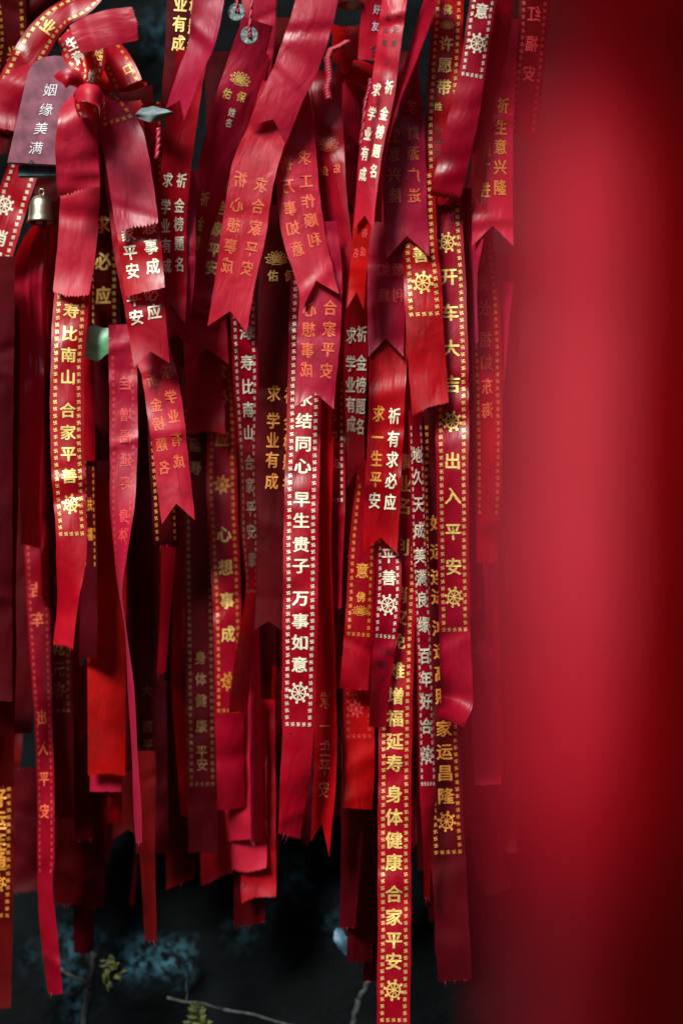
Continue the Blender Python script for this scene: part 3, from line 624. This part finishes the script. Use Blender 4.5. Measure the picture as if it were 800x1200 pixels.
# --- lower left
R('maroon ribbon cut by the picture edge above the gold bordered corner', 44, [(-2, 300, 40), (-4, 560, 38), (-4, 822, 36)], end='cut', m='D', mindepth=.04)
R('bluish red silky ribbon at the very edge below the slanting border', 44, [(8, 360, 30), (6, 700, 28), (2, 922, 26)], end='cut', m='D', mindepth=.05)
R('gold bordered ribbon cut by the picture edge, low in the corner', 44, [(-6, 800, 42), (-4, 930, 42), (-5, 1020, 42), (-8, 1180, 42)], m='D', mindepth=.10, rip=.4,
  texts=[(.02, '好运连通', [934, 960, 985, 1008], 24, 'orange')], emb=[('wheel', .05, 1034, 22, 'orange')], border=(924, 1072, True, 'orange'))
R('bunched rose ribbon with lengthwise pleats spreading below the small bell', 54, [(47, 256, 12), (38, 290, 30), (31, 325, 38), (31, 350, 36), (33, 420, 33), (34, 520, 30), (36, 640, 24)], m='B', pleat=.0012, cup=.006, mindepth=.0)
R('narrow red ribbon running edge-on beside the bunched pleated ribbon', 34, [(54, 256, 10), (51, 320, 9), (49, 420, 8), (48, 560, 9), (47, 700, 8)], m='R', sgn=-1, mindepth=.005)
R('bright red lone ribbon 出入平安 reaching far down toward the rock', 30, [(38, 380, 24), (40, 560, 27), (44, 680, 27), (49, 800, 23), (53, 900, 21), (54, 1000, 20), (53, 1040, 17), (58, 1100, 18), (65, 1165, 17)], m='R', sgn=-1, rip=.5,
  texts=[(-.05, '吉车出入平安', [690, 725, 840, 876, 912, 950], 17, 'ghost', 18)], border=(640, 1020, False, 'faint'))
R('rose ribbon with faint red print half hidden behind the small bell', 40, [(66, 236, 18), (60, 300, 22), (57, 360, 20), (54, 440, 14)], end='cut', m='B', sgn=1, texts=[(.1, '福寿平', [270, 296, 322], 15, 'ghost')])
R('bordered ribbon with a white wheel slanting off the side under the plaque', 44, [(34, 180, 36), (18, 225, 38), (4, 270, 38), (-12, 330, 38), (-24, 400, 36)], end='cut', m='F', rip=.5,
  texts=[(-.05, '消灾免', [278, 300, 322], 20, 'white')], emb=[('wheel', -.18, 242, 24, 'white')], border=(190, 400, False, 'white'))
R('slim red ribbon with gold border beside the glowing rose tail', 36, [(104, 330, 14), (104, 430, 15), (105, 540, 15)], end='cut', m='R', sgn=-1)
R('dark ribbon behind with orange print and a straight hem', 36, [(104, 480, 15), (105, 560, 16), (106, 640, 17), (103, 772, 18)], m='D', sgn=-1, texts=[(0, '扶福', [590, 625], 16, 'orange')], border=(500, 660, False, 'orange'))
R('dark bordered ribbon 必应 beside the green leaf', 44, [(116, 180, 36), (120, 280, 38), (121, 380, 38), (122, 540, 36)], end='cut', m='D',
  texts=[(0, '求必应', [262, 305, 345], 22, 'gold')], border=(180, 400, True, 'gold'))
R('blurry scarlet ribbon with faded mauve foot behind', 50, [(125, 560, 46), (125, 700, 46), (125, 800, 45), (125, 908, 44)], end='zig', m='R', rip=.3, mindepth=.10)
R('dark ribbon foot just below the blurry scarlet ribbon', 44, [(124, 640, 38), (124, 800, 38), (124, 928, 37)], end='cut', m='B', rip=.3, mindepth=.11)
R('dark bordered ribbon below the glowing rose tail', 40, [(66, 560, 30), (68, 700, 34), (68, 780, 34), (70, 960, 34)], end='cut', m='D', texts=[(0, '运乾元', [735, 758, 783], 19, 'dark_print')], emb=[('wheel', 0, 808, 20, 'dark_print')], border=(620, 832, True, 'dark_print'), mindepth=.05)
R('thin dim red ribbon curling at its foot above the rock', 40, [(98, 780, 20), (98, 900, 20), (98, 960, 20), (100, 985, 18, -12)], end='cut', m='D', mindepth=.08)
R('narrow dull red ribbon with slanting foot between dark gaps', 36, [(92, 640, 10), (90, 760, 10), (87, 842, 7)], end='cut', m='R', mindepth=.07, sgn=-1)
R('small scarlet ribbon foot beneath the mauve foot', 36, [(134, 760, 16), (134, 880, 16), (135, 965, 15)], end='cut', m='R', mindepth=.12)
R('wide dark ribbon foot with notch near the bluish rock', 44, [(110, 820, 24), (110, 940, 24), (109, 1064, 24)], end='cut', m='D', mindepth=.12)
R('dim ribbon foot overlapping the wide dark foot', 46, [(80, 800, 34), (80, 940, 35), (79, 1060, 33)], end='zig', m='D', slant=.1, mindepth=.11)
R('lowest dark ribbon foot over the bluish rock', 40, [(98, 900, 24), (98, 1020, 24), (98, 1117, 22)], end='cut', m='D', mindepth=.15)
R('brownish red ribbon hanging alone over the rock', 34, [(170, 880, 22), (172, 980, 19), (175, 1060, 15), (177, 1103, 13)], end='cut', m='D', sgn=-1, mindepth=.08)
R('wide dark ribbon with faint gold specks and a slanting foot', 48, [(172, 560, 40), (174, 720, 42), (175, 860, 42), (178, 1000, 38)], end='cut', m='D', mindepth=.06, texts=[(-.05, '大吉平安福', [808, 850, 872, 900, 932], 15, 'dark_print')])
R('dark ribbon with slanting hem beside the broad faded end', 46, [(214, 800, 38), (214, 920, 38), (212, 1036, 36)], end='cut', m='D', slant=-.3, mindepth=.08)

# --- top left and top middle
R('dark ribbon with bright yellow characters 业有成 high by the rock gap', 48, [(222, -40, 42), (218, 0, 44), (214, 60, 42), (206, 130, 36)], end='cut', m='D', rip=.4,
  texts=[(-.14, '学业有成', [-18, 4, 27, 50], 18, 'gold', 20), (.28, '金榜题名', [-16, 6, 29, 52], 18, 'gold', 20)])
R('rose ribbon with coin, rear of the two pinked tops', 48, [(304, -6, 40), (300, 60, 40), (290, 140, 40), (282, 220, 36)], end='cut', m='B', top='zig')
R('crumpled deep red ribbon high in the dark corner', 44, [(8, -30, 40), (14, 40, 36), (8, 100, 36), (4, 180, 36)], end='cut', m='D', border=(-20, 170, False, 'orange'), texts=[(.1, '兴旺', [62, 90], 20, 'orange')])
R('dim bordered ribbon slipping behind the knot and plaque', 40, [(175, 120, 26), (178, 160, 26), (180, 240, 22)], end='cut', m='F', border=(120, 235, False, 'gold'))
R('deep maroon ribbon loop above the gold arching ribbon', 44, [(70, -30, 40), (40, 6, 36), (10, 26, 36), (-20, 60, 36)], end='cut', m='D', cup=.01)
R('rose ribbon tag with black brush strokes behind the cord', 50, [(446, -20, 34), (440, 20, 36), (438, 70, 38)], end='cut', m='B', texts=[(.05, '合', [58], 20, 'ink', 18), (.0, '好友', [10, 30], 12, 'silver')])
R('red ribbon bow curled into a ruffled cup on the braided cord', 56, [(404, 86, 16, 6), (402, 66, 30, -8), (408, 48, 40, -14), (410, 30, 44, -4)], end='zig', m='R', cup=.016, name='ribbon_bow', cat='bow')
R('red ribbon end rolled into a small tube beside the cord', 26, [(402, 84, 22), (416, 82, 25), (428, 86, 26), (438, 92, 24)], end='cut', m='R', cup=.014, name='ribbon_roll')
R('small rose ribbon scrap under the rolled red end', 40, [(404, 96, 26), (408, 120, 26), (410, 170, 24)], end='zig', m='B')
R('red ribbon behind the cord falling to a notched point', 46, [(420, 90, 34), (422, 160, 34), (420, 240, 34)], end='v', m='F')

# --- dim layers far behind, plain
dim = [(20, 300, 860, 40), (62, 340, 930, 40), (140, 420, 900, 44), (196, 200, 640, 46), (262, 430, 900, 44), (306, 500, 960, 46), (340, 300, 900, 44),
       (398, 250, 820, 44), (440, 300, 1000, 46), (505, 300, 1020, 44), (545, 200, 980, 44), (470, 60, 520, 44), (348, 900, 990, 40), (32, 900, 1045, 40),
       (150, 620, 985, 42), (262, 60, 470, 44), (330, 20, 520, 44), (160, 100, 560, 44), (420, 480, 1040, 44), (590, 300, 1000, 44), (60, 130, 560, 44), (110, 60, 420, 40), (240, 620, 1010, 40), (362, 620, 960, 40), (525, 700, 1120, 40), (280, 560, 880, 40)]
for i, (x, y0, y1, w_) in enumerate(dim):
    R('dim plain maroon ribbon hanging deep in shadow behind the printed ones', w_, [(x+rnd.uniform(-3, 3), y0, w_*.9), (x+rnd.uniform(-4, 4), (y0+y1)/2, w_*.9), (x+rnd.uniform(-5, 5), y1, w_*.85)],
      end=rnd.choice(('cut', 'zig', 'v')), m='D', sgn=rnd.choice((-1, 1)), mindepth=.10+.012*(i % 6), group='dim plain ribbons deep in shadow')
# twisted, edge-on strips between them
strips = [(12, 560, 900), (72, 640, 1010), (84, 560, 980), (112, 420, 860), (120, 600, 1010), (150, 480, 930), (158, 640, 1060), (184, 600, 900), (196, 640, 1010), (232, 590, 960), (246, 700, 1000),
          (312, 560, 1010), (322, 640, 900), (374, 500, 940), (386, 640, 930), (398, 640, 1020), (412, 600, 960), (300, 400, 760), (402, 60, 380), (410, 220, 640), (160, 160, 520), (120, 240, 600), (478, 620, 1010), (506, 620, 1080), (548, 560, 1010), (240, 300, 620)]
strips += [(rnd.choice((66, 74, 90, 104, 118, 132, 148, 158, 182, 198, 232, 246, 300, 316, 384, 398, 414)) + rnd.uniform(-5, 5), rnd.uniform(420, 620), rnd.uniform(760, 1010)) for _ in range(26)]
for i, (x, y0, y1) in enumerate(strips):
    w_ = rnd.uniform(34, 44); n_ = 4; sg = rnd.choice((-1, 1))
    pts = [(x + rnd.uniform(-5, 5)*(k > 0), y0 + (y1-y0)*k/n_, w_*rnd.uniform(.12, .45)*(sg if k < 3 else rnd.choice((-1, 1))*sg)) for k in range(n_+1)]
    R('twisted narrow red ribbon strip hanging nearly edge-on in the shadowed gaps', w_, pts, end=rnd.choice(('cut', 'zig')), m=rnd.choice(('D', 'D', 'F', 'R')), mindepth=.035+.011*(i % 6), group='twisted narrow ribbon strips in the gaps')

# ---------------------------------------------------------------- purple plaque, teal tag, bell, tassel
def slab(name, outline, y, th, m, parent=None, bev=.0012):
    bm = bmesh.new()
    vs = [bm.verts.new(P(x, yy, y)) for x, yy in outline]
    f = bm.faces.new(vs)
    r = bmesh.ops.extrude_face_region(bm, geom=[f])
    for v in r['geom']:
        if isinstance(v, bmesh.types.BMVert): v.co.y += th
    bmesh.ops.recalc_face_normals(bm, faces=bm.faces[:])
    bmesh.ops.bevel(bm, geom=bm.edges[:], offset=bev, segments=2, affect='EDGES')
    me = bpy.data.meshes.new(name); bm.to_mesh(me); bm.free()
    return link(name, me, m, parent, smooth=False)
ol = [(8, 191), (33, 82), (40, 72), (52, 66), (66, 64), (80, 68), (90, 76), (95, 88), (68, 194)]
pl = slab('wish_plaque', ol, PD, .006, M['plaque'])
tag(pl, 'worn purple wooden plaque with four silver characters 姻缘美满', 'plaque')
VV, FF = [], []
for ch, x, y in zip('姻缘美满', (59, 54, 48, 42), (105, 128, 150, 173)):
    v2, f2 = glyph(ch, .025); o_ = len(VV)
    for a, b_ in v2: VV.append(P(x + a*16.5 - b_*3.2, y + b_*15.5, PD - .0006))
    FF += [tuple(i+o_ for i in q) for q in f2]
mesh('lettering', VV, FF, M['silver'], pl)
v2, f2 = ring(37, 189.5, 0, 2.6, 10)
mesh('hole', [P(a, b_, PD-.0006) for a, b_ in v2], f2, M['ink'], pl)
tg = slab('wooden_tag', [(21, 193), (21, 207), (71, 206), (70, 190)], PD+.010, .008, M['teal']); tag(tg, 'weathered teal tag showing under the purple plaque', 'tag')
# bell
BD = PD + .004
def lathe(name, prof, cx, cy, y, m, parent=None, n=28, tilt=0):
    V, F = [], []
    c = P(cx, cy, y)
    for r, h in prof:
        for k in range(n):
            a = 2*math.pi*k/n; V.append(c + Vector((r*S*math.cos(a), r*S*math.sin(a), -h*S)))
    for i in range(len(prof)-1):
        for k in range(n): F.append((i*n+k, i*n+(k+1) % n, (i+1)*n+(k+1) % n, (i+1)*n+k))
    return mesh(name, V, F, m, parent)
bell = lathe('bell', [(.3, -18), (5, -17.5), (10, -15), (13.5, -10), (15, -3), (15.6, 6), (16.8, 13), (18, 15.5), (17, 16), (14, 10), (13, -2), (9, -12), (.3, -15)], 49, 246, BD+.018, M['brass'])
tag(bell, 'small silvery brass bell hanging under the purple plaque', 'bell')
tubes('bell_loop', [([P(49 + 3*math.cos(a*.7), 225 + 4*math.sin(a*.7), BD+.018) for a in range(10)], .0011, None)], M['brass'], bell)
tubes('clapper', [([P(51, 246, BD+.018), P(52, 262, BD+.018), P(52, 268, BD+.018)], .003, .8)], M['cord'], bell)

# coins on cords
def coin(x, y, d, r, label):
    V, F = [], []; c = P(x, y, d); nn = 28
    for r_, h in ((r, 0), (r*.94, -.0009), (r*.78, -.0009), (r*.74, -.0004), (r*.30, -.0004), (r*.26, -.0009), (r*.17, -.0009), (r*.17, .0012), (r*.94, .0012), (r, 0)):
        for k in range(nn):
            a = 2*math.pi*k/nn
            sq = 1/max(abs(math.cos(a)), abs(math.sin(a))) if r_ < r*.32 else 1
            V.append(c + Vector((r_*S*sq*math.cos(a)*.95, h, r_*S*sq*math.sin(a))))
    for i in range(9):
        for k in range(nn): F.append((i*nn+k, i*nn+(k+1) % nn, (i+1)*nn+(k+1) % nn, (i+1)*nn+k))
    o = mesh('coin', V, F, M['coin'])
    for p in o.data.polygons: p.use_smooth = False
    tag(o, label, 'coin', 'old coins tied on red cords')
    return o
cz = min([zbuf.get((q, r), 0) for q in (35, 36, 37) for r in (3, 4, 5, 6)])
coin(292, 41, -.050, 10.5, 'greenish old coin with square hole hung at the pinked ribbon top')
coin(277, 14, -.036, 10.5, 'greenish old coin hung higher, partly behind another pinked top')
def cord(pts, label, r=.0014, d=-.052, braid=False):
    dense = []
    for i in range(len(pts)-1):
        for k in range(8):
            t = k/8; x = pts[i][0]+(pts[i+1][0]-pts[i][0])*t; y = pts[i][1]+(pts[i+1][1]-pts[i][1])*t
            dense.append((x, y))
    dense.append(pts[-1])
    ls = []
    for ph in ((0, 2.1, 4.2) if braid else (0, math.pi)):
        am = 2.6 if braid else .9
        ls.append(([P(x + am*math.sin(i*.9+ph), y, d + am*S*math.cos(i*.9+ph)) for i, (x, y) in enumerate(dense)], r, None))
    o = tubes('cord', ls, M['cord']); tag(o, label, 'cord'); return o
cord([(298, -20), (294, 10), (292, 34), (293, 44)], 'thin red cord holding the lower old coin', d=-.0515)
cord([(276, -20), (278, 10), (279, 14)], 'thin red cord holding the higher old coin', r=.0012, d=-.037)
cord([(408, 48), (398, 54), (388, 58), (384, 68), (385, 80), (386, 92), (383, 104), (385, 116)], 'braided red cord looped through the pinked ribbon top', r=.0020, d=-.070, braid=True)
cord([(434, 92), (432, 106), (428, 118), (425, 150), (422, 170)], 'short red cord dangling from the rolled ribbon end', r=.0013, d=-.06)
cord([(186, 150), (186, 168), (184, 186)], 'tiny red cord tied beside the grey curled leaf', r=.0024, d=-.03)
b2 = lathe('bell', [(8, -6), (13, -4), (14.5, 2), (16, 9), (14, 9), (10, -2)], 412, -3, -.03, M['brass']); tag(b2, 'bell rim peeking in at the very top above the bow', 'bell')

# ---------------------------------------------------------------- leaves and twigs
def leaf(name, x, y, d, l, wd, ang, m, label, curl=.3, cat='leaf'):
    V, F = [], []; nu, nv = 14, 8
    ca, sa = math.cos(ang), math.sin(ang)
    for i in range(nu+1):
        t = i/nu; half = wd*math.sin(math.pi*min(1, t**.75*.98+.02))*.5
        for k in range(nv+1):
            u = k/nv*2-1
            a = (t-.5)*l; b_ = u*half*(1+.08*math.sin(t*19+u))
            dep = -curl*half*S*(1-abs(u)) + .25*l*S*(t-.5)**2 + .002*math.sin(t*7+u*2)
            V.append(P(x + a*ca - b_*sa, y + a*sa + b_*ca, d + dep))
    for i in range(nu):
        for k in range(nv):
            q = i*(nv+1)+k; F.append((q, q+1, q+nv+2, q+nv+1))
    o = mesh(name, V, F, m); return tag(o, label, cat) if label else o
leaf('leaf', 117, 400, LEAF_D + .002, 62, 40, -.3, M['leaf'], 'fresh green leaf tucked between hanging ribbons', .15)
leaf('leaf', 182, 133, .0, 46, 18, -.05, M['dryleaf'], 'grey curled dry leaf caught beside the knotted ribbons', .8)
leaf('leaf', 400, 1104, .15, 34, 15, 1.25, M['blueleaf'], 'pale blue leaf caught under the hanging ribbons near the rock', .6)
def wig(p, q, n_, am, d):
    ph = rnd.uniform(0, 6)
    return [P(p[0]+(q[0]-p[0])*i/n_ + am*math.sin(i*1.7+ph), p[1]+(q[1]-p[1])*i/n_ + am*math.sin(i*1.1+ph*2), d) for i in range(n_+1)]
TD = .15
for nm, ps, r, lab in (
    ('twig', [((196, 1170), (262, 1182)), ((262, 1182), (360, 1206))], .0022, 'pale long twig lying almost level across the bottom rock'),
    ('branch', [((110, 1118), (104, 1160)), ((104, 1160), (96, 1230))], .0052, 'dark bent branch standing before the bluish rock'),
    ('twig', [((434, 1148), (420, 1172)), ((420, 1172), (410, 1215))], .0042, 'pale crooked branch beside the longest bordered ribbon'),
    ('twig', [((221, 1130), (218, 1175))], .0012, 'thin upright stem over the rock, forked at its top'),
    ('twig', [((70, 1136), (108, 1156))], .003, 'short slanting twig meeting the dark bent branch')):
    o = tubes(nm, [(wig(a, b_, 8, 1.2, TD), r, .8) for a, b_ in ps], M['twig']); tag(o, lab, 'twig')
def lobed(x, y, d, n_, spread, sz, label):
    root = bpy.data.objects.new('fern_plant', None); COL.objects.link(root); root.location = P(x, y, d); tag(root, label, 'plant')
    inv = Vector(root.location)
    def rel(o):
        for v in o.data.vertices: v.co -= inv
        o.parent = root
    rel(tubes('stem', [([P(x, y+spread*.9, d), P(x+2, y, d-.002), P(x+1, y-spread*.8, d)], .001, .5)], M['fern']))
    for i in range(n_):
        a = rnd.uniform(-3.1, 0) if i % 3 else rnd.uniform(0, 3.1); rr = spread*rnd.uniform(.2, 1)
        rel(leaf('leaf', x+rr*math.cos(a)*.8, y+rr*math.sin(a), d-.004+rnd.uniform(-.006, .006), sz*rnd.uniform(.7, 1.2), sz*.5, a+rnd.uniform(-.6, .6), M['fern'], None, .4))
lobed(130, 1138, .15, 16, 20, 16, 'small olive fern sprig growing on the rock')
lobed(232, 1196, .15, 12, 18, 18, 'green seedling peeping in at the bottom edge')
